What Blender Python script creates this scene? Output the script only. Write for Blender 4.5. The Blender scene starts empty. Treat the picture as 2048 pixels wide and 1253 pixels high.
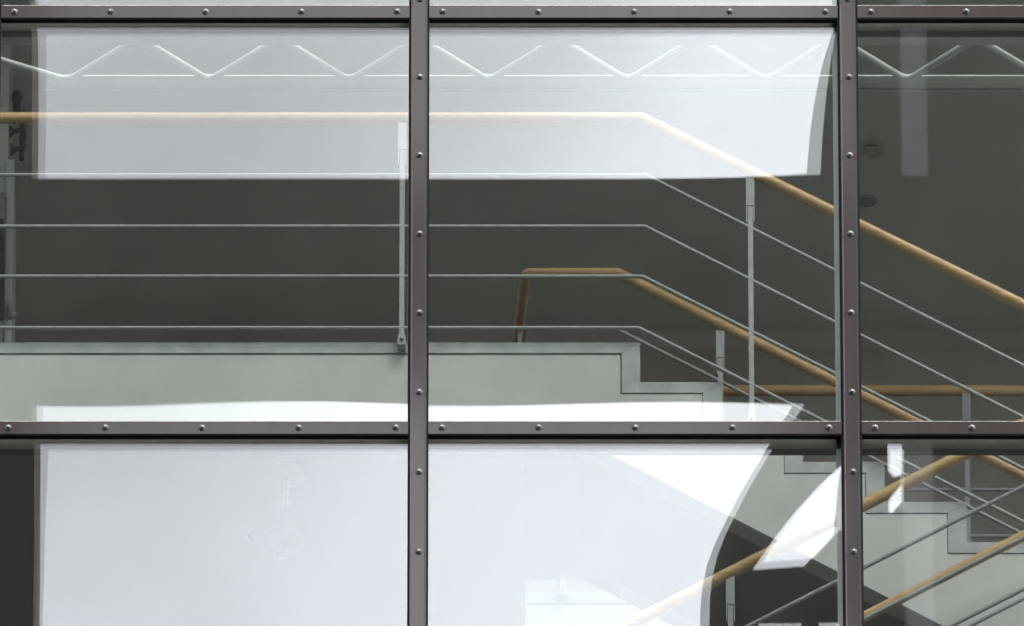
import bpy, bmesh, math, random
from mathutils import Vector, Matrix
random.seed(7)
R = math.radians
SC = bpy.context.scene
COL = SC.collection

# ------------------------------------------------------------------ camera
TH = R(35.0)                      # the photographer looks up at the glass wall
DIST = 80.0                       # long lens from the far side of the court
ZC = 47.5                         # height of the picture centre on the glass
SW = 3.555 / 2048.0               # metres on the glass per photo pixel
CAM = Vector((0.0, -DIST * math.cos(TH), ZC - DIST * math.sin(TH)))
cd = bpy.data.cameras.new('camera')
cd.sensor_width = 36.0
cd.lens = 36.0 * DIST / 3.555
cd.clip_start = 1.0
cd.clip_end = 3000.0
cam = bpy.data.objects.new('camera', cd)
cam.location = CAM
cam.rotation_euler = (R(90) + TH, 0, 0)
COL.objects.link(cam)
SC.camera = cam

# ------------------------------------------------------------------ sky and sun (overcast)
SUN_EL, SUN_AZ = R(55), R(150)    # azimuth clockwise from +Y: high, in front of the facade, to the right
world = bpy.data.worlds.new('World')
SC.world = world
world.use_nodes = True
wn = world.node_tree.nodes
wl = world.node_tree.links
wn.clear()
wo = wn.new('ShaderNodeOutputWorld')
bg = wn.new('ShaderNodeBackground')
sky = wn.new('ShaderNodeTexSky')
sky.sky_type = 'NISHITA'
sky.sun_disc = False
sky.sun_elevation = SUN_EL
sky.sun_rotation = SUN_AZ
sky.dust_density = 1.5
hsv = wn.new('ShaderNodeHueSaturation')
hsv.inputs['Saturation'].default_value = 0.29
tc = wn.new('ShaderNodeTexCoord')
n1 = wn.new('ShaderNodeTexNoise')
n1.inputs['Scale'].default_value = 18.0
n1.inputs['Detail'].default_value = 5.0
n1.inputs['Roughness'].default_value = 0.5
mr = wn.new('ShaderNodeMapRange')
mr.inputs['From Min'].default_value = 0.3
mr.inputs['From Max'].default_value = 0.7
mr.inputs['To Min'].default_value = 0.63
mr.inputs['To Max'].default_value = 1.37
mx = wn.new('ShaderNodeMix')
mx.data_type = 'RGBA'
mx.blend_type = 'MULTIPLY'
mx.inputs[0].default_value = 1.0
cm = wn.new('ShaderNodeMapping')
cm.inputs['Location'].default_value = (1.76, 4.41, 8.43)      # drift of the cloud field
wl.new(tc.outputs['Generated'], cm.inputs['Vector'])
wl.new(cm.outputs['Vector'], n1.inputs['Vector'])
wl.new(n1.outputs['Fac'], mr.inputs['Value'])
wl.new(sky.outputs['Color'], hsv.inputs['Color'])
wl.new(hsv.outputs['Color'], mx.inputs[6])
wl.new(mr.outputs['Result'], mx.inputs[7])
wl.new(mx.outputs[2], bg.inputs['Color'])
bg.inputs['Strength'].default_value = 0.15
wl.new(bg.outputs['Background'], wo.inputs['Surface'])

sd = bpy.data.lights.new('sun', 'SUN')
sd.energy = 1.1
sd.angle = R(40)
sd.color = (1.0, 0.97, 0.93)
sun = bpy.data.objects.new('sun', sd)
sdir = Vector((math.sin(SUN_AZ) * math.cos(SUN_EL), math.cos(SUN_AZ) * math.cos(SUN_EL), math.sin(SUN_EL)))
sun.rotation_euler = sdir.to_track_quat('Z', 'Y').to_euler()
sun.location = (-10, -30, 90)
COL.objects.link(sun)

SC.view_settings.view_transform = 'Standard'
SC.view_settings.look = 'None'
SC.view_settings.gamma = 1.0
SC.view_settings.exposure = 1.78
SC.cycles.max_bounces = 8
SC.cycles.diffuse_bounces = 4
SC.cycles.glossy_bounces = 4
SC.cycles.transparent_max_bounces = 40
SC.cycles.caustics_reflective = False
SC.cycles.caustics_refractive = False


# ------------------------------------------------------------------ measuring helpers
def P(px, py, y):
    """world point on the plane Y=y that the photo shows at pixel (px,py)"""
    u = (px - 1024.0) * SW / DIST
    v = (626.5 - py) * SW / DIST
    d = Vector((u, math.cos(TH) - v * math.sin(TH), math.sin(TH) + v * math.cos(TH)))
    return CAM + d * ((y - CAM.y) / d.y)


def X(px, y, py=626):
    return P(px, py, y).x


def Z(py, y):
    return P(1024, py, y).z


def MIRR(px, py, y):
    """world point in front of the facade (Y=-y) that the glass mirrors at pixel (px,py)"""
    g = P(px, py, 0.0)
    c = Vector((CAM.x, -CAM.y, CAM.z))
    return c + (g - c) * ((-CAM.y + y) / -CAM.y)


# ------------------------------------------------------------------ materials
def mat(name, col, rough=0.6, metal=0.0, var=0.12, scale=6.0, bump=0.0, bscale=60.0, stretch=None, spec=0.5, col2=None, rv=0.08):
    m = bpy.data.materials.new(name)
    m.use_nodes = True
    n = m.node_tree.nodes
    l = m.node_tree.links
    b = n['Principled BSDF']
    b.inputs['Metallic'].default_value = metal
    b.inputs['Specular IOR Level'].default_value = spec
    t = n.new('ShaderNodeTexCoord')
    mp = n.new('ShaderNodeMapping')
    if stretch:
        mp.inputs['Scale'].default_value = stretch
    l.new(t.outputs['Object'], mp.inputs['Vector'])
    a = n.new('ShaderNodeTexNoise')
    a.inputs['Scale'].default_value = scale
    a.inputs['Detail'].default_value = 6.0
    a.inputs['Roughness'].default_value = 0.6
    l.new(mp.outputs['Vector'], a.inputs['Vector'])
    r = n.new('ShaderNodeValToRGB')
    r.color_ramp.elements[0].position = 0.3
    r.color_ramp.elements[1].position = 0.7
    lo = [c * (1 - var) for c in (col2 or col)]
    hi = [c * (1 + var) for c in col]
    r.color_ramp.elements[0].color = (*lo, 1)
    r.color_ramp.elements[1].color = (*hi, 1)
    l.new(a.outputs['Fac'], r.inputs['Fac'])
    l.new(r.outputs['Color'], b.inputs['Base Color'])
    rr = n.new('ShaderNodeMapRange')
    rr.inputs['To Min'].default_value = max(0.02, rough - rv)
    rr.inputs['To Max'].default_value = min(1.0, rough + rv)
    l.new(a.outputs['Fac'], rr.inputs['Value'])
    l.new(rr.outputs['Result'], b.inputs['Roughness'])
    if bump:
        bn = n.new('ShaderNodeTexNoise')
        bn.inputs['Scale'].default_value = bscale
        bn.inputs['Detail'].default_value = 4.0
        l.new(mp.outputs['Vector'], bn.inputs['Vector'])
        bp = n.new('ShaderNodeBump')
        bp.inputs['Strength'].default_value = bump
        bp.inputs['Distance'].default_value = 0.004
        l.new(bn.outputs['Fac'], bp.inputs['Height'])
        l.new(bp.outputs['Normal'], b.inputs['Normal'])
    return m


def tint(m, c):
    b = m.node_tree.nodes['Principled BSDF']
    b.inputs['Specular Tint'].default_value = (*c, 1)
    b.inputs['Coat Weight'].default_value = 0.95          # clear lacquer over the anodised metal
    b.inputs['Coat Roughness'].default_value = 0.07
    b.inputs['Coat Tint'].default_value = (1.0, 0.95, 0.93, 1)
    return m


def glass_mat(name='window_glass', dust=0.0):
    m = bpy.data.materials.new(name)
    m.use_nodes = True
    n = m.node_tree.nodes
    l = m.node_tree.links
    n.clear()
    o = n.new('ShaderNodeOutputMaterial')
    tr = n.new('ShaderNodeBsdfTransparent')
    tr.inputs['Color'].default_value = (0.966, 0.974, 0.966, 1)
    gl = n.new('ShaderNodeBsdfGlossy')
    gl.inputs['Roughness'].default_value = 0.0
    gl.inputs['Color'].default_value = (1, 1, 1, 1)
    geo = n.new('ShaderNodeNewGeometry')
    dot = n.new('ShaderNodeVectorMath')
    dot.operation = 'DOT_PRODUCT'
    l.new(geo.outputs['Incoming'], dot.inputs[0])
    l.new(geo.outputs['Normal'], dot.inputs[1])
    ab = n.new('ShaderNodeMath'); ab.operation = 'ABSOLUTE'
    l.new(dot.outputs['Value'], ab.inputs[0])
    iv = n.new('ShaderNodeMath'); iv.operation = 'SUBTRACT'
    iv.inputs[0].default_value = 1.0
    l.new(ab.outputs[0], iv.inputs[1])
    pw = n.new('ShaderNodeMath'); pw.operation = 'POWER'
    pw.inputs[1].default_value = 5.0
    l.new(iv.outputs[0], pw.inputs[0])
    ma = n.new('ShaderNodeMath'); ma.operation = 'MULTIPLY_ADD'      # Schlick, lightly coated glass
    ma.inputs[1].default_value = 0.93
    ma.inputs[2].default_value = 0.0735
    l.new(pw.outputs[0], ma.inputs[0])
    mi = n.new('ShaderNodeMixShader')
    l.new(ma.outputs[0], mi.inputs[0])
    l.new(tr.outputs[0], mi.inputs[1])
    l.new(gl.outputs[0], mi.inputs[2])
    if dust:                                        # thin film of dust and dried rain on the weather side
        t = n.new('ShaderNodeTexCoord')
        mp_ = n.new('ShaderNodeMapping')
        mp_.inputs['Scale'].default_value = (5, 5, 2.4)
        l.new(t.outputs['Object'], mp_.inputs['Vector'])
        a = n.new('ShaderNodeTexNoise')
        a.inputs['Scale'].default_value = 1.0
        a.inputs['Detail'].default_value = 7.0
        l.new(mp_.outputs['Vector'], a.inputs['Vector'])
        rr = n.new('ShaderNodeMapRange')
        rr.inputs['From Min'].default_value = 0.38
        rr.inputs['From Max'].default_value = 0.75
        rr.inputs['To Max'].default_value = dust
        l.new(a.outputs['Fac'], rr.inputs['Value'])
        df = n.new('ShaderNodeBsdfDiffuse')
        df.inputs['Color'].default_value = (0.6, 0.59, 0.57, 1)
        m2 = n.new('ShaderNodeMixShader')
        l.new(rr.outputs['Result'], m2.inputs[0])
        l.new(mi.outputs[0], m2.inputs[1])
        l.new(df.outputs[0], m2.inputs[2])
        mi = m2
    l.new(mi.outputs[0], o.inputs['Surface'])
    return m


M = {
    'cap': tint(mat('bronze_grey_coated_metal', (0.016, 0.0125, 0.0113), 0.34, 0.0, 0.22, 1.0, 0.0, 220, spec=0.22, rv=0.05, stretch=(16, 16, 1.2)), (1.0, 0.93, 0.90)),
    'rubber': mat('black_rubber', (0.008, 0.007, 0.008), 0.8, 0, 0.2, 20, spec=0.15),
    'bolt': mat('stainless_bolt', (0.20, 0.196, 0.19), 0.40, 1.0, 0.1, 30),
    'washer': mat('washer_dark', (0.028, 0.026, 0.026), 0.35, 0.0, 0.1, 30),
    'glass': glass_mat(),
    'glass_out': glass_mat('weathered_window_glass', 0.005),
    'frame': mat('pale_grey_frame_paint', (0.76, 0.78, 0.75), 0.45, 0, 0.04, 5),
    'transom_in': mat('grey_inner_transom', (0.11, 0.108, 0.09), 0.5, 0, 0.06, 5),
    'girder': mat('pale_girder_paint', (0.60, 0.62, 0.60), 0.45, 0, 0.05, 8),
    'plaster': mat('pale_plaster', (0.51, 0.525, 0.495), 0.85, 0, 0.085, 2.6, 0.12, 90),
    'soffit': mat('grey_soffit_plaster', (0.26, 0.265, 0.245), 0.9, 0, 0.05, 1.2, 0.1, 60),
    'concrete': mat('cast_concrete_edge', (0.38, 0.40, 0.385), 0.7, 0, 0.18, 9.0, 0.2, 70),
    'steel': mat('grey_painted_steel', (0.31, 0.325, 0.315), 0.42, 0, 0.05, 10),
    'wood': mat('beech_handrail', (0.55, 0.37, 0.175), 0.38, 0, 0.16, 3.0, 0.0, stretch=(1.0, 26, 26), col2=(0.46, 0.295, 0.13)),
    'wall': mat('grey_back_wall', (0.62, 0.61, 0.56), 0.9, 0, 0.06, 0.9, 0.1, 50),
    'ceiling': mat('grey_ceiling', (0.80, 0.82, 0.77), 0.9, 0, 0.11, 1.3, 0.1, 50),
    'floor': mat('low_bounce_floor', (0.05, 0.05, 0.048), 0.5, 0, 0.1, 2.0),
    'cream': mat('cream_plastic', (0.52, 0.51, 0.40), 0.5, 0, 0.04, 10),
    'white': mat('white_enamel', (0.30, 0.30, 0.29), 0.4, 0, 0.03, 10),
    'tube': mat('lamp_tube_white', (0.34, 0.34, 0.34), 0.3, 0, 0.02, 10),
    'dark': mat('dark_fitting_iron', (0.045, 0.05, 0.047), 0.4, 0.3, 0.15, 12),
    'brushed': mat('brushed_reflector', (0.4, 0.4, 0.39), 0.3, 1.0, 0.05, 12),
    'clad': mat('dark_cladding', (0.028, 0.029, 0.027), 0.75, 0, 0.2, 0.8, spec=0.2),
    'pier': mat('pale_concrete_pier', (0.24, 0.24, 0.24), 0.9, 0, 0.12, 0.9, 0.2, 20),
    'ground': mat('court_asphalt', (0.055, 0.055, 0.053), 0.9, 0, 0.2, 0.3),
    'facing': mat('grey_facing', (0.25, 0.25, 0.24), 0.8, 0, 0.1, 0.7),
}

# ------------------------------------------------------------------ object helpers
def wloc(o):
    v = Vector((0, 0, 0))
    while o:
        v += o.location
        o = o.parent
    return v


def tag(o, label, cat, group=None, kind=None):
    if label: o['label'] = label
    if cat: o['category'] = cat
    if group: o['group'] = group
    if kind: o['kind'] = kind
    return o


def thing(name, loc, label, cat, group=None):
    o = bpy.data.objects.new(name, None)
    o.empty_display_size = 0.1
    o.location = loc
    COL.objects.link(o)
    return tag(o, label, cat, group)


def link(name, me, m, parent=None, smooth=False):
    me.materials.clear()
    me.materials.append(M[m])
    if smooth:
        me.polygons.foreach_set('use_smooth', [True] * len(me.polygons))
    o = bpy.data.objects.new(name, me)
    COL.objects.link(o)
    if parent: o.parent = parent
    return o


def mesh(name, verts, faces, m, parent=None, smooth=False, bevel=0.0, sharp=None):
    off = wloc(parent) if parent else Vector((0, 0, 0))
    base = Vector(verts[0]) * 0
    if not parent:                      # origin at the thing's base centre
        xs = [v[0] for v in verts]; ys = [v[1] for v in verts]; zs = [v[2] for v in verts]
        off = Vector(((min(xs) + max(xs)) / 2, (min(ys) + max(ys)) / 2, min(zs)))
    bm = bmesh.new()
    vs = [bm.verts.new(Vector(v) - off) for v in verts]
    for f in faces:
        bm.faces.new([vs[i] for i in f])
    bmesh.ops.recalc_face_normals(bm, faces=bm.faces)
    if bevel:
        bmesh.ops.bevel(bm, geom=list(bm.edges), offset=bevel, segments=2, affect='EDGES', profile=0.6)
    me = bpy.data.meshes.new(name)
    bm.to_mesh(me)
    bm.free()
    o = link(name, me, m, parent, smooth)
    if smooth and sharp:
        me.set_sharp_from_angle(angle=R(sharp))
    if not parent:
        o.location = off
    return o


def box(name, x0, x1, y0, y1, z0, z1, m, parent=None, bevel=0.0):
    v = [(x0, y0, z0), (x1, y0, z0), (x1, y1, z0), (x0, y1, z0), (x0, y0, z1), (x1, y0, z1), (x1, y1, z1), (x0, y1, z1)]
    f = [(0, 1, 2, 3), (4, 5, 6, 7), (0, 1, 5, 4), (1, 2, 6, 5), (2, 3, 7, 6), (3, 0, 4, 7)]
    return mesh(name, v, f, m, parent, bevel=bevel)


def prism(name, poly, y0, y1, m, parent=None, bevel=0.0):
    """polygon in X,Z extruded along Y"""
    n = len(poly)
    v = [(x, y0, z) for x, z in poly] + [(x, y1, z) for x, z in poly]
    f = [tuple(range(n)), tuple(range(2 * n - 1, n - 1, -1))] + [(i, (i + 1) % n, n + (i + 1) % n, n + i) for i in range(n)]
    return mesh(name, v, f, m, parent, bevel=bevel)


def zprism(name, poly, z0, z1, m, parent=None):
    """polygon in X,Y extruded along Z"""
    n = len(poly)
    v = [(x, y, z0) for x, y in poly] + [(x, y, z1) for x, y in poly]
    f = [tuple(range(n)), tuple(range(2 * n - 1, n - 1, -1))] + [(i, (i + 1) % n, n + (i + 1) % n, n + i) for i in range(n)]
    return mesh(name, v, f, m, parent)


def tube_data(pts, r, n=14, cap_round=0.0):
    pts = [Vector(p) for p in pts]
    rings = []
    N = len(pts)
    up0 = None
    for i, p in enumerate(pts):
        if i == 0: t = (pts[1] - p).normalized(); k = 1
        elif i == N - 1: t = (p - pts[i - 1]).normalized(); k = 1
        else:
            a = (p - pts[i - 1]).normalized(); b = (pts[i + 1] - p).normalized()
            t = (a + b).normalized(); k = 1.0 / max(0.3, t.dot(a))
        ref = Vector((0, 0, 1)) if abs(t.z) < 0.95 else Vector((0, 1, 0))
        s = t.cross(ref).normalized(); u = s.cross(t).normalized()
        # mitre: widen in the plane of the bend
        if 0 < i < N - 1 and k > 1.0001:
            bend = (b - a).normalized()
        else: bend = None
        ring = []
        for j in range(n):
            ang = 2 * math.pi * j / n
            d = s * math.cos(ang) * r + u * math.sin(ang) * r
            if bend is not None:
                d = d + bend * d.dot(bend) * (k - 1)
            ring.append(p + d)
        rings.append(ring)
    v = [q for ring in rings for q in ring]
    f = []
    for i in range(N - 1):
        for j in range(n):
            a = i * n + j; b = i * n + (j + 1) % n
            f.append((a, b, b + n, a + n))
    f.append(tuple(range(n)))
    f.append(tuple(range((N - 1) * n, N * n)))
    return v, f


def tube(name, pts, r, m, parent=None, n=14):
    v, f = tube_data(pts, r, n)
    return mesh(name, v, f, m, parent, smooth=True, sharp=50)


def arc_pts(a, b, c, r, seg=5):
    """a-b-c with the corner at b rounded"""
    a, b, c = Vector(a), Vector(b), Vector(c)
    u = (a - b).normalized(); w = (c - b).normalized()
    p0 = b + u * r; p1 = b + w * r
    out = []
    for i in range(seg + 1):
        t = i / seg
        out.append((1 - t) ** 2 * p0 + 2 * t * (1 - t) * b + t * t * p1)
    return out


def lathe(name, prof, centre, m, parent=None, n=28, axis='Z'):
    """profile (r,h) turned about a vertical axis (or about -Y)"""
    v = []; f = []
    c = Vector(centre)
    for r, h in prof:
        for j in range(n):
            a = 2 * math.pi * j / n
            if axis == 'Z': v.append(c + Vector((r * math.cos(a), r * math.sin(a), h)))
            elif axis == 'X': v.append(c + Vector((h, r * math.cos(a), r * math.sin(a))))
            else: v.append(c + Vector((r * math.cos(a), -h, r * math.sin(a))))
    for i in range(len(prof) - 1):
        for j in range(n):
            f.append((i * n + j, i * n + (j + 1) % n, (i + 1) * n + (j + 1) % n, (i + 1) * n + j))
    f.append(tuple(range(n)))
    f.append(tuple(range((len(prof) - 1) * n, len(prof) * n)))
    return mesh(name, v, f, m, parent, smooth=True, sharp=35)


# ------------------------------------------------------------------ levels
Y1 = 1.45                                   # front face of the upper flight and landing
YI = Y1 + 0.88                              # its inner side, along the stairwell
YG = 3.02                                   # far side of the stairwell
YW = 5.5                                    # back wall
ZL = Z(685, Y1)                             # landing floor
RISE, GO = 0.1717, 163 * SW * 1.0147
ZM = ZL - 8 * RISE                          # half landing beyond the right edge
ZF = ZM - 11 * RISE                         # floor below
ZCEIL = Z(660, YW)
XL, XR = -5.2, 5.2
ZTOP = ZCEIL + 0.35

# ------------------------------------------------------------------ ground
g = box('ground', -700, 700, -700, 700, -0.4, 0.0, 'ground')
tag(g, None, None, kind='structure')
for k_ in ('label', 'category'):
    if k_ in g: del g[k_]

# ------------------------------------------------------------------ building shell behind the glass
bld = thing('building', (0, 3, 0), 'dark grey stair hall with plain back wall and ceiling behind the glass', 'building')
box('back_wall', XL, XR, YW, YW + 0.3, ZF, ZTOP + 0.6, 'wall', bld)
box('ceiling', XL, XR, 0.18, YW - 0.002, ZCEIL, ZCEIL + 0.3, 'ceiling', bld)
box('side_wall', XL - 0.3, XL, 0.18, YW + 0.3, ZF, ZTOP + 0.6, 'wall', bld)
box('side_wall', XR, XR + 0.3, 0.18, YW + 0.3, ZF, ZTOP + 0.6, 'wall', bld)
box('floor', XL, XR, 0.18, YW - 0.002, ZF - 0.3, ZF, 'floor', bld)
box('lower_wall', XL - 0.3, XR + 0.3, 0.02, YW + 0.3, 0.0, ZF - 0.302, 'facing', bld)
# upper storey front strip so that the glass wall is closed above
box('upper_wall', XL - 0.3, XR + 0.3, 0.02, YW + 0.3, ZTOP + 0.602, ZTOP + 4.0, 'facing', bld)

# pier at the left edge of the picture
YP = 3.3
pier = thing('wall_pier', (X(-60, YP), YP + .2, ZL), 'pale grey wall pier with thicker base at left edge behind railing', 'pier')
xp1, xp2 = X(11, YP), X(24, YP)
box('pier_wall', X(-420, YP), xp1, YP + .012, YP + 0.5, ZL, ZCEIL - 0.002, 'plaster', pier)
box('pier_base', X(8, YP), xp2, YP - 0.01, YP + 0.46, ZL, Z(322, YP), 'plaster', pier, bevel=0.003)
box('door_leaf', X(-300, YP), X(7, YP), YP - 0.03, YP + 0.01, ZL, Z(395, YP), 'facing', pier)
tube('pull_rail', [P(3, 440, YP - .06), P(4, 640, YP - .06)], 0.008, 'dark', pier, 8)

# ------------------------------------------------------------------ landing
lan = thing('stair_landing', (X(600, Y1), Y1, ZL), 'pale plastered stair landing edge with grey concrete band', 'landing')
XE = X(1280, Y1)
TT, RT = 22 * SW / math.cos(TH), 38 * SW
ZLB = Z(876, Y1)
prism('edge_band', [(XL, ZL - TT), (XE - RT, ZL - TT), (XE, ZL), (XL, ZL)], Y1, Y1 + 0.11, 'concrete', lan, bevel=0.0015)
box('fascia', XL, XE - RT - .004, Y1 + .005, Y1 + 0.1, ZLB, ZL - TT - .005, 'plaster', lan)
box('groove_bed', XL, XE - RT, Y1 + .0068, Y1 + 0.09, ZL - TT - .0046, ZL - TT - .0004, 'concrete', lan)
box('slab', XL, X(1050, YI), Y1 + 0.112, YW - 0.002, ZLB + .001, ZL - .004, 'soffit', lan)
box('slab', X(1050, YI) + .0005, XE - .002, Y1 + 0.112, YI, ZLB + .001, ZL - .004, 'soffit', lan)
box('floor_bounce_cover', XL, X(1050, YI) - .01, Y1 + .12, YW - .004, ZL - .0035, ZL + .0015, 'floor', lan)  # added dark sheets, out of view, that dim light bounced off the floor
box('floor_bounce_cover', X(1050, YI) - .0095, XE - .08, Y1 + .12, YI - .02, ZL - .0035, ZL + .0015, 'floor', lan)
box('floor_bounce_cover', X(1050, YI) + .1, XR, YG + .12, YW - .004, ZL - .0035, ZL + .0015, 'floor', lan)
# corridor floor beyond the well
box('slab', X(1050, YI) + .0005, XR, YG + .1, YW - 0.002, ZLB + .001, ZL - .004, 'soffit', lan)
box('well_fascia', X(1050, YI) + .002, XR, YG + .006, YG + .099, ZLB + .001, ZL - TT - .006, 'plaster', lan)
box('well_edge_band', X(1050, YI) + .002, XR, YG, YG + .098, ZL - TT, ZL, 'concrete', lan, bevel=0.0025)


# ------------------------------------------------------------------ stair flights
def flight(name, xe, ztop, n, sgn, y0, y1, botoff, label, first_band):
    """n treads going down from the edge xe; sgn +1 falls to the right, -1 to the left"""
    t = thing(name, (xe + sgn * n * GO / 2, (y0 + y1) / 2, ztop - n * RISE), label, 'staircase', None)
    prof = []
    rt = RT
    for i in range(1, n + 1):
        xa = xe + sgn * (i - 1) * GO
        xb = xe + sgn * i * GO
        za = ztop - (i - 1) * RISE
        zb = za - RISE
        g_ = 0.0006
        poly = [(xa - sgn * rt, za - TT - g_), (xa, za - g_), (xa, zb), (xb, zb), (xb - sgn * rt, zb - TT), (xa - sgn * rt, zb - TT)]
        o = prism('step', poly, y0, y1, 'concrete', t, bevel=0.0008)
        a_, b_ = sorted((xa + sgn * .001, xb - sgn * .05))
        box('tread_bounce_cover', a_, b_, y0 + .05, y1 - .05, zb + .0002, zb + .004, 'floor', o)  # unseen dark cover added so the treads bounce less light upward
        prof += [(xa - sgn * (rt + .0016), za - TT - .0016), (xa - sgn * (rt + .0016), zb - TT - .0016)]
    xb = xe + sgn * n * GO
    zend = ztop - n * RISE
    prof.append((xb - sgn * (rt + .005), zend - TT - .0016))
    sl = RISE / GO
    # slab underside: straight line parallel to the pitch
    prof.append((xb - sgn * (rt + .005), botoff(xb - sgn * (rt + .005))))
    prof.append((xe - sgn * (rt + .005), botoff(xe - sgn * (rt + .005))))
    prism('stringer', prof, y0 + .004, y0 + .10, 'plaster', t)
    prism('stringer', prof, y1 - .10, y1 - .006, 'plaster', t)
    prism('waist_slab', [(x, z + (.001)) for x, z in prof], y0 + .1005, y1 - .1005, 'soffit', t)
    return t


pa, pb = P(1205, 900, Y1), P(1690, 1150, Y1)
slope = (pb.z - pa.z) / (pb.x - pa.x)
flight('stair_flight', XE, ZL, 7, 1, Y1, YI, lambda x: pa.z + slope * (x - pa.x),
       'pale upper stair flight stepping down to the right from the landing', True)
hl = thing('half_landing', (XE + 7 * GO + .8, 1.4, ZM), 'pale half landing where the upper and lower flights meet beyond the right edge', 'landing')
xh = XE + 7 * GO
box('slab', xh + .002, XR - .01, 0.55, YI, ZM - 0.3, ZM - .001, 'plaster', hl)
# bit of flight A between the landing edge and the sloping soffit: wedge under the landing
prism('haunch', [(XE - RT - .005, ZLB), (XE - RT - .005, pa.z + slope * (XE - RT - .005 - pa.x)),
                 (pa.x + (ZLB - pa.z) / slope, ZLB)], Y1 + .006, Y1 + .10, 'plaster', lan)
prism('haunch_slab', [(XE - RT - .005, ZLB), (XE - RT - .005, pa.z + slope * (XE - RT - .005 - pa.x)),
                 (pa.x + (ZLB - pa.z) / slope, ZLB)], Y1 + .1005, YI - .006, 'soffit', lan)

YB1, YB2 = 0.62, 1.30                      # the lower flight, nearer the glass
zb_hand = lambda px: P(px, 1017 - .51 * (px - 1715), YB1).z
RAILH = Z(235, Y1 - .03) - ZL
xb0 = xh + .02
flight('stair_flight', xb0, ZM, 10, -1, YB1 - .05, YB2 + .05, lambda x: ZM - .40 + (x - xb0) * RISE / GO,
       'pale lower stair flight rising to the right nearest the glass', False)


# ------------------------------------------------------------------ railings
RH = 12.0 * SW * 1.0147                     # handrail radius
RR = 4.3 * SW                                # rod radius


def post(parent, x, y, zbot, ztop, base=True, side=-1):
    w = 5.2 * SW
    p = box('post', x - w, x + w, y - .006, y + .006, zbot, ztop - .07, 'steel', parent, bevel=.001)
    wb = 8.6 * SW
    h1 = 55 * SW / math.cos(TH); h2 = 88 * SW / math.cos(TH)
    box('bracket', x - wb, x + wb, y - .009, y - .0065, ztop - h1, ztop, 'steel', p)
    for s in (-1, 1):
        a, b = sorted((x + s * (w + .002), x + s * wb))
        box('bracket_arm', a, b, y - .0085, y + .0085, ztop - h2, ztop - h1 - .0005, 'steel', p)
    if base:
        box('base_clamp', x - .014, x + .014, y - .018, y + .030, zbot - .042, zbot - .0005, 'steel', p, bevel=.002)
        lathe('clamp_bolt', [(.007, 0), (.007, .006), (.004, .009)], (x, y - .018, zbot - .02), 'bolt', p, 10, axis='Y')
    return p


# --- upper flight, outer side
YA = Y1 - .028
ra = thing('stair_railing', (X(803, YA), YA, ZL), 'beech handrail over four grey rods along the landing edge and upper flight', 'railing')
K = .4995
def railpts(kx, ky, y, px_left, px_right, k=K):
    a = P(px_left, ky, y); a.z = Z(ky, y)
    b = P(kx, ky, y); b.z = Z(ky, y)
    c = P(px_right, ky + k * (px_right - kx), y)
    return [Vector((X(px_left, y), y, Z(ky, y))), b, c]
tube('handrail', railpts(1283, 236.5, YA, -900, 2430, .4905), RH, 'wood', ra, 20)
for kx, ky in ((1291, 350.5), (1290, 453.5), (1285, 553.5), (1278, 656.5)):
    tube('rod', railpts(kx, ky, YA, -900, 2430, .505), RR, 'steel', ra, 10)
for px in (-60 - 700, 803.5):
    post(ra, X(px, YA), YA, ZL + .001, Z(248, YA))
px = 1502
post(ra, X(px, YA), YA, ZL - 2 * RISE + .001, Z(236 + (px - 1283) * .49 + 17, YA))
px = 2200
post(ra, X(px, YA), YA, ZL - 6 * RISE + .001, Z(236 + (px - 1283) * .49 + 17, YA))

# --- inner side and round the well
YC = YI - .03
rb = thing('stairwell_railing', (X(1045, YC), YC, ZL), 'beech handrail turning round the stairwell behind the upper flight', 'railing')
c0 = Vector((X(1045, YC), YC, Z(547, YC)))
c1 = P(1022, 781, YG + .04); c1.z = Z(781, YG + .04)
c0.z = Z(547, YC)
ret_a = Vector((X(1052, YC), YC, c0.z))
pts = [P(2430, 547 + .5 * (2430 - 1237), YC), Vector((X(1237, YC), YC, c0.z)), Vector((X(1062, YC), YC, c0.z))]
pts += arc_pts(pts[-1], ret_a, Vector((c1.x, YG + .04, c0.z)), .018, 4)[1:]
pts.append(Vector((c1.x, YG, c0.z)))
tube('handrail', pts, RH * .92, 'wood', rb, 20)
for d in (109, 207, 303, 398):
    z0 = Z(547 + d, YC)
    tube('rod', [P(2430, 547 + d + .505 * (2430 - 1228), YC), Vector((X(1228, YC), YC, z0)), Vector((X(1050, YC), YC, z0)), Vector((c1.x, YG, z0))], RR * .95, 'steel', rb, 10)
px = 1440
post(rb, X(px, YC), YC, ZL - 1 * RISE + .001, Z(547 + (px - 1237) * .5 + 16, YC), base=False)
post(rb, X(1046, YC) - .004, YC + .35, ZL, c0.z - .02, base=False)
px = 2080
post(rb, X(px, YC), YC, ZL - 5 * RISE + .001, Z(547 + (px - 1237) * .5 + 16, YC), base=False)

YGR = YG - .03
rg = thing('guard_railing', (X(1930, YGR), YGR, ZL), 'level beech handrail and grey rods along the far side of the stairwell', 'railing')
zg = Z(782, YGR)
tube('handrail', [Vector((c1.x - .0, YGR, zg)), Vector((XR - .02, YGR, zg))], RH * .98, 'wood', rg, 20)
for py in (886, 980, 1073, 1157):
    tube('rod', [Vector((c1.x, YGR, Z(py, YGR))), Vector((XR - .02, YGR, Z(py, YGR)))], RR, 'steel', rg, 10)
for px in (1125, 1930):
    post(rg, X(px, YGR), YGR, ZL + .001, zg - .018)

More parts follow.
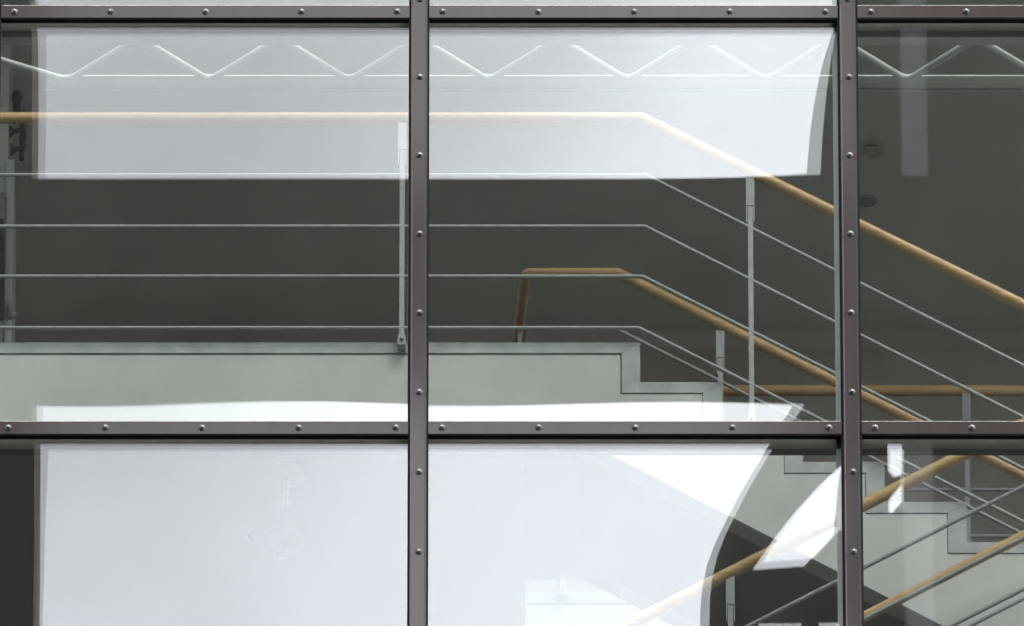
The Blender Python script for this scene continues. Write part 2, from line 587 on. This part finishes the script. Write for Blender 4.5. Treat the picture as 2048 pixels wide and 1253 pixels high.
# --- lower flight, both sides
def rise_rail(y, off, label, name='stair_railing', rr=1.0):
    t = thing(name, (X(1455, y), y, ZM - 6 * RISE), label, 'railing', None)
    f = lambda px, d: P(px, 1017 + off + d - .508 * (px - 1715), y)
    tube('handrail', [f(640, 0), f(2440, 0)], RH * 1.06 * rr, 'wood', t, 20)
    for d in (125, 228, 330, 432):
        tube('rod', [f(640, d), f(2440, d)], RR * 1.05, 'steel', t, 10)
    return t, f
rc, f1 = rise_rail(YB1, 0, 'rising beech handrail nearest the glass over the lower flight')
for px in (720, 1457, 2190):
    x = X(px, YB1)
    i = round((xb0 - x) / GO)
    post(rc, x, YB1, ZM - math.ceil((xb0 - x) / GO) * RISE + .001, f1(px, 0).z - .016, base=False)
rd, f2 = rise_rail(YB2, 224, 'second rising beech handrail behind the first, low at the right', rr=.85)
for px in (1250, 2300):
    x = X(px, YB2)
    post(rd, x, YB2, ZM - math.ceil((xb0 - x) / GO) * RISE + .001, f2(px, 0).z - .016, base=False)

# ------------------------------------------------------------------ wind girder behind the upper transom
gi = thing('wind_girder', (0, .2, Z(90, .16)), 'pale horizontal lattice girder with zigzag rods behind the upper transom', 'girder')
yn1, yn2 = .052, .165
zgd = Z(91, yn2)
yf1 = yn2 + (152 - 91) * SW / math.sin(TH)
yf2 = yf1 + 26 * SW / math.sin(TH)
xg0, xg1 = X(-700, .2), X(2600, .2)
zgn = Z(91, yn2)
box('near_chord', xg0, xg1, yn1, yn2, zgn, zgn + .006, 'girder', gi)
zgd = zgn + .0355
yf1 = .165 + (152 - 91) * SW / math.sin(TH) + .0355 / math.tan(TH)
yf2 = yf1 + 26 * SW / math.sin(TH)
box('far_chord', X(79, yf1), xg1, yf1, yf2, zgd - .001, zgd + .006, 'girder', gi, bevel=.002)
box('chord_lip', X(79, yf1), xg1, yf2 - .004, yf2, zgd - .011, zgd - .0015, 'girder', gi)
zr = zgd - .0145
rrod = .0125
bot = [-152, 130, 414, 696, 977, 1257, 1535, 1820, 2103, 2385]
for i, bx in enumerate(bot):
    yb = yf1 + .006
    yt = yn2 - .003
    dx = 141
    lx = bx - dx * (2.0 if i == 1 else 1.0)
    a = Vector((X(lx + 6, yt), yt, zr + (.001 * (i % 2))))
    b = Vector((X(bx, yb), yb, zr)); c = Vector((X(bx + dx - 6, yt), yt, zr + (.001 * (i % 2))))
    if i == 0: a = b + Vector((-.3, -.05, 0))
    tube('web_rod', [a] + arc_pts(a, b, c, .045, 6) + [c], rrod, 'girder', gi, 14)
# stub plates that tie the near chord to the mullions
for px in (-27, 837, 1701, 2565):
    box('tie_plate', X(px, .1) - .05, X(px, .1) + .03, yn1 + .012, yn1 + .10, zgn - .008, zgn - .0005, 'girder', gi)
    lathe('tie_bolt', [(.012, 0), (.012, -.006), (.006, -.010)], (X(px - 22, .1), yn1 + .03, zgn - .008), 'dark', gi, 12)

# ------------------------------------------------------------------ curtain wall
cw = thing('curtain_wall', (0, 0, Z(1686, 0)), 'bolted bronze grey curtain wall grid with large clear panes', 'curtain wall')
PF, PB = -.030, -.022                        # cap plate front and back
MUL = [-891, -27, 837, 1701, 2565]
TRA = [-807, 23.5, 855.5, 1686]
mx_ = [X(p, PF) for p in MUL]
tz_ = [Z(p, PF) for p in TRA]
ZB_, ZT_ = tz_[-1] - .06, tz_[0] + .06


def bolt_mesh():
    v = []; f = []
    n = 16
    prof_w = [(.0122, 0), (.0122, .0020), (.0110, .0028), (.0066, .0030)]
    prof_h = [(.0055, .003), (.0055, .0066), (.0046, .0086), (.0028, .0096), (.0008, .0098)]
    mats = []
    for k, prof in enumerate((prof_w, prof_h)):
        o = len(v)
        for r, h in prof:
            for j in range(n):
                a = 2 * math.pi * j / n
                v.append((r * math.cos(a), -h, r * math.sin(a)))
        for i in range(len(prof) - 1):
            for j in range(n):
                f.append((o + i * n + j, o + i * n + (j + 1) % n, o + (i + 1) * n + (j + 1) % n, o + (i + 1) * n + j)); mats.append(k)
        f.append(tuple(o + (len(prof) - 1) * n + j for j in range(n))); mats.append(k)
    me = bpy.data.meshes.new('bolt')
    me.from_pydata(v, [], f)
    me.materials.append(M['washer']); me.materials.append(M['bolt'])
    me.polygons.foreach_set('material_index', mats)
    me.polygons.foreach_set('use_smooth', [True] * len(f))
    me.update()
    me.set_sharp_from_angle(angle=R(40))
    return me


BM = bolt_mesh()
def bolt(parent, x, y, z):
    o = bpy.data.objects.new('bolt', BM)
    COL.objects.link(o)
    o.parent = parent
    off = wloc(parent)
    o.location = Vector((x, y, z)) - off
    o.rotation_euler = (random.uniform(-.09, .09), random.uniform(0, 6.28), random.uniform(-.09, .09))
    return o


PW = 17.0 * SW                               # half width of mullion cap
for i, x in enumerate(mx_):
    prof = [(x - PW, PB), (x - PW, PF + .006), (x - PW + .0015, PF - .0025), (x - PW + .0045, PF - .0025), (x - PW + .0075, PF), (x + PW - .0075, PF),
            (x + PW - .0045, PF - .0025), (x + PW - .0015, PF - .0025), (x + PW, PF + .006), (x + PW, PB)]
    prof = [(a, b - .004) for a, b in prof]
    cap = zprism('mullion_cap', prof, ZB_, ZT_, 'cap', cw)
    zz = Z(155.5, PF) + 6 * .3352
    while zz > ZB_:
        if zz < ZT_: bolt(cap, x + (X(1.3, PF) - X(0, PF)), PF - .004, zz)
        zz -= 158.2 * SW / math.cos(TH)
    box('mullion_gasket', x - PW - 4 * SW, x + PW + 3.5 * SW, PB - .003, -.001, ZB_, ZT_, 'rubber', cw)
    # inner mullion: slim flange and deep web, stands a little to the left of the cap
    box('inner_mullion', x - PW - (13.5 if i == 3 else 5) * SW, x + PW - 6 * SW, .0365, .05, ZB_, ZT_, 'frame', cw)
    box('mullion_web', x - .012, x + .002, .0505, .20, ZB_, ZT_, 'frame', cw)

for j, z in enumerate(tz_):
    hh = 13.6 * SW / math.cos(TH)
    for i in range(4):
        xa, xb = mx_[i] + PW + .005, mx_[i + 1] - PW - .005
        # lipped plate section
        sec = [(PB, z - hh), (PF + .003, z - hh), (PF, z - hh + .003), (PF, z + hh - .003), (PF + .003, z + hh), (PB, z + hh)]
        n = len(sec)
        v = [(xa, a, b) for a, b in sec] + [(xb, a, b) for a, b in sec]
        f = [tuple(range(n)), tuple(range(2 * n - 1, n - 1, -1))] + [(k, (k + 1) % n, n + (k + 1) % n, n + k) for k in range(n)]
        cap = mesh('transom_cap', v, f, 'cap', cw)
        step = 193 * SW
        x0 = mx_[i] + 46.5 * SW
        for k in range(5):
            bolt(cap, x0 + k * step, PF, z + random.uniform(-.0008, .0008))
        box('transom_gasket', xa, xb, PB + .0005, -.001, z - hh - .001, z + hh - .004, 'rubber', cw)
        box('inner_transom', xa - .012, xb + .012, .0365, .075, z - hh - (.006 if j < 2 else .016), z + hh, 'transom_in', cw)


def sheet(name, x0, x1, z0, z1, y0, t, fn, parent, m='glass'):
    """thin glass sheet, bowed by fn(xf,zf) metres towards the street; x/zf in -1..1"""
    nx, nz = 36, 36
    v = []; f = []
    for s in (0, 1):
        for j in range(nz + 1):
            for i in range(nx + 1):
                xf = -1 + 2 * i / nx; zf = -1 + 2 * j / nz
                v.append((x0 + (x1 - x0) * i / nx, y0 + s * t - fn(xf, zf), z0 + (z1 - z0) * j / nz))
    A = (nx + 1) * (nz + 1)
    q = lambda s, i, j: s * A + j * (nx + 1) + i
    for s in (0, 1):
        for j in range(nz):
            for i in range(nx):
                f.append((q(s, i, j), q(s, i + 1, j), q(s, i + 1, j + 1), q(s, i, j + 1)))
    for i in range(nx):
        f.append((q(0, i, 0), q(0, i + 1, 0), q(1, i + 1, 0), q(1, i, 0)))
        f.append((q(0, i, nz), q(0, i + 1, nz), q(1, i + 1, nz), q(1, i, nz)))
    for j in range(nz):
        f.append((q(0, 0, j), q(0, 0, j + 1), q(1, 0, j + 1), q(1, 0, j)))
        f.append((q(0, nx, j), q(0, nx, j + 1), q(1, nx, j + 1), q(1, nx, j)))
    return mesh(name, v, f, m, parent, smooth=True, sharp=60)


mm = .001
def bow(a=0.0, tx=0.0, tz=0.0, wave=0.0, ph=0.0, b=0.0):
    """a: bulge near the right edge, b: overall bulge, tx/tz: tilt (m at the edge), wave: slow ripple along x"""
    def fn(xf, zf):
        g_ = 1 - zf * zf
        gu = 1 - max(zf, 0.0) ** 2
        return (a * -(max(xf, -0.2) + .2) ** 3 / 1.728 * gu + b * (1 - xf * xf) * g_ + tx * xf + tz * zf
                + wave * math.sin(xf * 3.1 + ph) * (zf * zf) * zf)
    return fn


# (column,row): outer sheet, inner sheet
BOW = {
    (1, 1): (bow(tx=-.80 * mm, tz=-.08 * mm, wave=.10 * mm), bow(tx=-.20 * mm, tz=.32 * mm, wave=.10 * mm, ph=.4)),
    (2, 1): (bow(a=1.7 * mm, tz=-.08 * mm, wave=.08 * mm, ph=1.0), bow(a=.9 * mm, tz=.32 * mm, wave=.06 * mm, ph=.6)),
    (3, 1): (bow(tx=.1 * mm, tz=-.08 * mm), bow(tx=-.1 * mm, tz=.4 * mm)),
    (1, 2): (bow(tx=-.30 * mm, b=.1 * mm), bow(tx=.38 * mm, b=-.20 * mm)),
    (2, 2): (bow(a=.7 * mm), bow(a=.7 * mm, tx=.85 * mm, tz=.85 * mm)),
    (3, 2): (bow(tx=.1 * mm), bow(tx=.3 * mm, tz=.4 * mm)),
    (1, 0): (bow(tx=-1.2 * mm), bow(tx=-.9 * mm)),
    (2, 0): (bow(a=.5 * mm, tx=.5 * mm), bow(a=.2 * mm, tx=.8 * mm)),
}
for i in range(4):
    for j in range(3):
        fo, fi = BOW.get((i, j), (bow(tx=.1 * mm), bow(tx=-.2 * mm)))
        x0, x1 = mx_[i] + .012, mx_[i + 1] - .012
        z0, z1 = tz_[j + 1] + .012, tz_[j] - .012
        p = sheet('glass_pane', x0, x1, z0, z1, 0.0, .006, fo, cw, 'glass_out')
        sheet('inner_sheet', x0, x1, z0, z1, .017, .006, fi, p)

# ------------------------------------------------------------------ small fittings
ys = (ZCEIL - Z(660, Y1)) * 0 + 4.42
def ceil_point(px, py, zc):
    """point on a horizontal soffit of height zc seen at the pixel"""
    u = (px - 1024.0) * SW / DIST; v = (626.5 - py) * SW / DIST
    d = Vector((u, math.cos(TH) - v * math.sin(TH), math.sin(TH) + v * math.cos(TH)))
    return CAM + d * ((zc - CAM.z) / d.z)

c = ceil_point(1745, 292, ZCEIL)
sm = thing('smoke_detector', c, 'round cream smoke detector on the ceiling right of the mullion', 'smoke detector')
lathe('base', [(.038, -.001), (.038, -.010), (.030, -.011)], c, 'cream', sm)
lathe('housing', [(.0365, -.0105), (.0390, -.016), (.0385, -.026), (.033, -.033), (.020, -.037), (.001, -.038)], c, 'cream', sm)
box('vent_slot', c.x - .022, c.x + .018, c.y - .0392, c.y - .030, c.z - .0265, c.z - .023, 'dark', sm)

c = ceil_point(1733, 402, ZCEIL)
dl = thing('ceiling_downlight', c, 'round recessed downlight with metal rim below the smoke detector', 'downlight')
lathe('rim', [(.0365, -.001), (.0375, -.004), (.0360, -.006), (.0335, -.0052), (.0328, -.0042)], c, 'brushed', dl)
lathe('reflector', [(.0325, -.0040), (.028, -.0032), (.012, -.0024), (.001, -.0022)], c, 'facing', dl)

def soffit_lamp(px, py, label, tl):
    c = ceil_point(px, py, ZLB)
    t = thing('soffit_lamp', c, label, 'lamp', 'lamps under the landing')
    lathe('shade', [(.072, -.001), (.075, -.006), (.070, -.014), (.050, -.021), (.024, -.025), (.001, -.0255)], c, 'white', t)
    for s in (-1, 1):
        tube('lamp_tube', [c + Vector((s * .0075, 0, -.0285)), c + Vector((s * .0075, 0, -.0285 - tl))], .0055, 'tube', t, 10)
    return t
soffit_lamp(572, 948, 'faint white disc lamp with two tubes under the landing, nearer the transom', .105)
soffit_lamp(566, 1076, 'faint white disc lamp with two tubes under the landing, lower one', .06)
c = ceil_point(503, 1072, ZLB)
pd = thing('soffit_sensor', c, 'tiny dark round sensor under the landing beside the lower lamp', 'sensor')
lathe('housing', [(.013, -.001), (.013, -.006), (.009, -.010), (.001, -.011)], c, 'dark', pd, 16)

# capped standpipe on the pier
yv = YP + .10
sp = thing('standpipe', (X(34, yv), yv, Z(330, yv)), 'dark capped standpipe with two flared wall clamps by the left pier', 'standpipe')
def vz(py): return Z(py, yv)
pc = Vector((X(27, yv), yv, 0))
def at(px, py): return Vector((X(px, yv), yv, vz(py)))
zt = vz(184)
lathe('cap', [(.004, 0), (.014, -.002), (.0195, -.010), (.0200, -.032), (.0185, -.040), (.0165, -.042)], at(27, 184), 'dark', sp, 24)
lathe('valve_body', [(.0160, -.044), (.0158, -.070), (.0125, -.088), (.0105, -.094), (.0105, -.125)], at(27.5, 184), 'dark', sp, 24)
lathe('coupling', [(.0085, 0), (.0110, -.004), (.0115, -.060), (.0130, -.066), (.0130, -.085), (.0100, -.092)], at(40, 243), 'dark', sp, 20)
tube('pipe', [at(38, 225), at(38.5, 320)], .0085, 'dark', sp, 12)
for k, (py, px0) in enumerate(((264, 13), (301, 16))):
    a = at(px0, py); b = at(41, py - 1)
    arm = tube('clamp', [a, Vector((b.x, a.y - .012, a.z)), Vector((b.x + .004, a.y - .012, a.z + .016))], .0085, 'dark', sp, 12)
    lathe('wall_flange', [(.024, 0), (.022, .005), (.010, .016), (.008, .020)], a, 'dark', sp, 20, axis='X')

ybx = YP - .02
sw = thing('socket_box', (X(21, ybx), ybx, Z(640, ybx)), 'small pale wall box with knob on the pier base', 'switch')
box('plate', X(18.5, ybx), X(24, ybx), ybx - .012, ybx + .012, Z(637, ybx), Z(605, ybx), 'white', sw, bevel=.002)
lathe('knob', [(.016, .0), (.014, .006), (.010, .010), (.008, .018), (.001, .019)], (X(24.5, ybx), ybx + .01, Z(628, ybx)), 'concrete', sw, 16, axis='X')

# ------------------------------------------------------------------ the dark frame across the court that the glass mirrors
YO = 20.0
opp = thing('portal_frame', (0, -YO, 0), 'dark steel portal frame across the court, mirrored around the bright sky', 'portal frame')
def mp(px, py, y=YO):
    """X,Z on the plane Y=-y that the outer, slightly bowed sheet mirrors at the pixel"""
    q = P(px, py, 0.0)
    dx = dz = 0.0
    for a in range(4):
        for b in range(3):
            x0, x1 = mx_[a], mx_[a + 1]
            z0, z1 = tz_[b + 1], tz_[b]
            if x0 <= q.x < x1 and z0 <= q.z < z1:
                fn = BOW.get((a, b), (bow(),))[0]
                xf = (q.x - x0) / (x1 - x0) * 2 - 1
                zf = (q.z - z0) / (z1 - z0) * 2 - 1
                e = .01
                dx = (fn(xf + e, zf) - fn(xf - e, zf)) / (2 * e) * 2 / (x1 - x0)
                dz = (fn(xf, zf + e) - fn(xf, zf - e)) / (2 * e) * 2 / (z1 - z0)
    nrm = Vector((-dx, -1.0, -dz)).normalized()
    d = (q - CAM).normalized()
    d = d - 2 * d.dot(nrm) * nrm
    p = q + d * ((-y - q.y) / d.y)
    return (p.x, p.z)
def mprism(name, pix, y0, y1, m='clad'):
    return prism(name, [mp(a, b, y0) for a, b in pix], -y1, -y0, m, opp)
T = .45
def flat(px, py, y=YO):
    p = MIRR(px, py, y)
    return (p.x, p.z)
box('left_tower', flat(-2600, 600)[0], flat(79, 600)[0], -YO - 1.2, -YO - .01, flat(0, 2000)[1], flat(0, -1300)[1], 'clad', opp)
xr0, xr1, xr2, xr3 = mp(1668, 60)[0], flat(1773, 900)[0], flat(1798, 600)[0], flat(1858, 600)[0]
zbt, zbb = flat(0, 355)[1], flat(0, 806, YO + T)[1]
box('beam', flat(80, 600)[0], flat(2150, 600)[0], -YO - T, -YO, zbb, zbt, 'clad', opp)
ztt = flat(0, -1300)[1]; zbo = flat(0, 2000)[1]
box('upper_panel', xr0, xr2 + .05, -YO - .3, -YO - .02, zbt - .1, ztt, 'clad', opp)
box('pale_pier', xr2 + .018, xr3, -YO - .34, -YO + .02, zbt + .001, ztt, 'pier', opp)
box('pale_pier', xr2 + .002, xr3 - .002, -YO - .34, -YO - .01, zbo, flat(0, 872)[1], 'pier', opp)
box('lintel', xr1 - .02, xr3 + .02, -YO - .06, -YO - .012, flat(0, 872)[1] + .001, zbb - .001, 'clad', opp)
box('upper_panel', xr3, xr3 + .6, -YO - .3, -YO - .021, zbt - .1, ztt, 'clad', opp)
box('right_tower', xr3 + .2, xr3 + 6.0, -YO - 1.4, -YO - .31, zbo, ztt, 'clad', opp)
box('lower_panel', xr3, xr3 + .6, -YO - .3, -YO - .021, zbo, zbb - .001, 'clad', opp)
# raking bracket under the beam, with the sky slit behind it
lefts = [(1586, 800), (1562, 838), (1537, 880), (1510, 925), (1482, 972), (1456, 1022), (1433, 1068), (1416, 1112), (1405, 1160), (1401, 1205), (1400, 1253)]
L_ = [mp(a, b) for a, b in lefts]
S_ = [mp(1688, 905), mp(1640, 948), mp(1594, 998), mp(1554, 1048), mp(1523, 1092), mp(1500, 1126), mp(1610, 1118), mp(1678, 1046)]
xj = max(xr1, S_[0][0] + .01)
Rb = [(L_[-1][0], zbo), (S_[5][0], zbo)]
opp_poly = lambda name, poly, a, b: prism(name, poly, -YO - b, -YO - a, 'clad', opp)
opp_poly('bracket', [(L_[0][0], zbb + .1)] + L_ + Rb + [S_[5], S_[4], S_[3], S_[2], S_[1], S_[0], (S_[0][0], zbb + .1)], .05, .09)
B1_, B2_ = mp(1515, 1238), mp(1586, 1238)
opp_poly('brace', [S_[5], S_[6], S_[7], (S_[0][0], S_[7][1]), (S_[0][0], B1_[1]), (S_[5][0], B1_[1])], .052, .088)
opp_poly('brace_post', [(B2_[0], B1_[1] - .002), (B2_[0] + .09, B1_[1] - .002), (B2_[0] + .02, zbo), (B2_[0] - .07, zbo)], .053, .087)
opp_poly('jamb', [(S_[0][0] - .004, zbb + .1), (xr1, zbb + .1), (xr1, zbo), (S_[0][0] - .004, zbo)], .054, .086)
h_ = [flat(a, b) for a, b in ((1771, 925), (1785, 940), (1799, 936), (1799, 948), (1776, 975), (1771, 990))]
opp_poly('mid_rail', h_, .055, .085)
h_ = [flat(a, b) for a, b in ((1771, 1000), (1778, 1014), (1799, 990), (1810, 990), (1810, 2000), (1771, 2000))]
opp_poly('sill', h_, .055, .085)
# unseen wall added below the opening to block light from the low sky
box('low_sky_screen', -9.0, 9.0, -YO - 2.2, -YO - .1, ZC - 1.5, flat(0, 1640)[1], 'clad', opp)
# legs of the frame stand well outside the view
for s in (-1, 1):
    xx = s * 7.5
    box('leg', xx - .4, xx + .4, -YO - 1.5, -YO - .7, 0.0, ZC - 1.502, 'clad', opp)
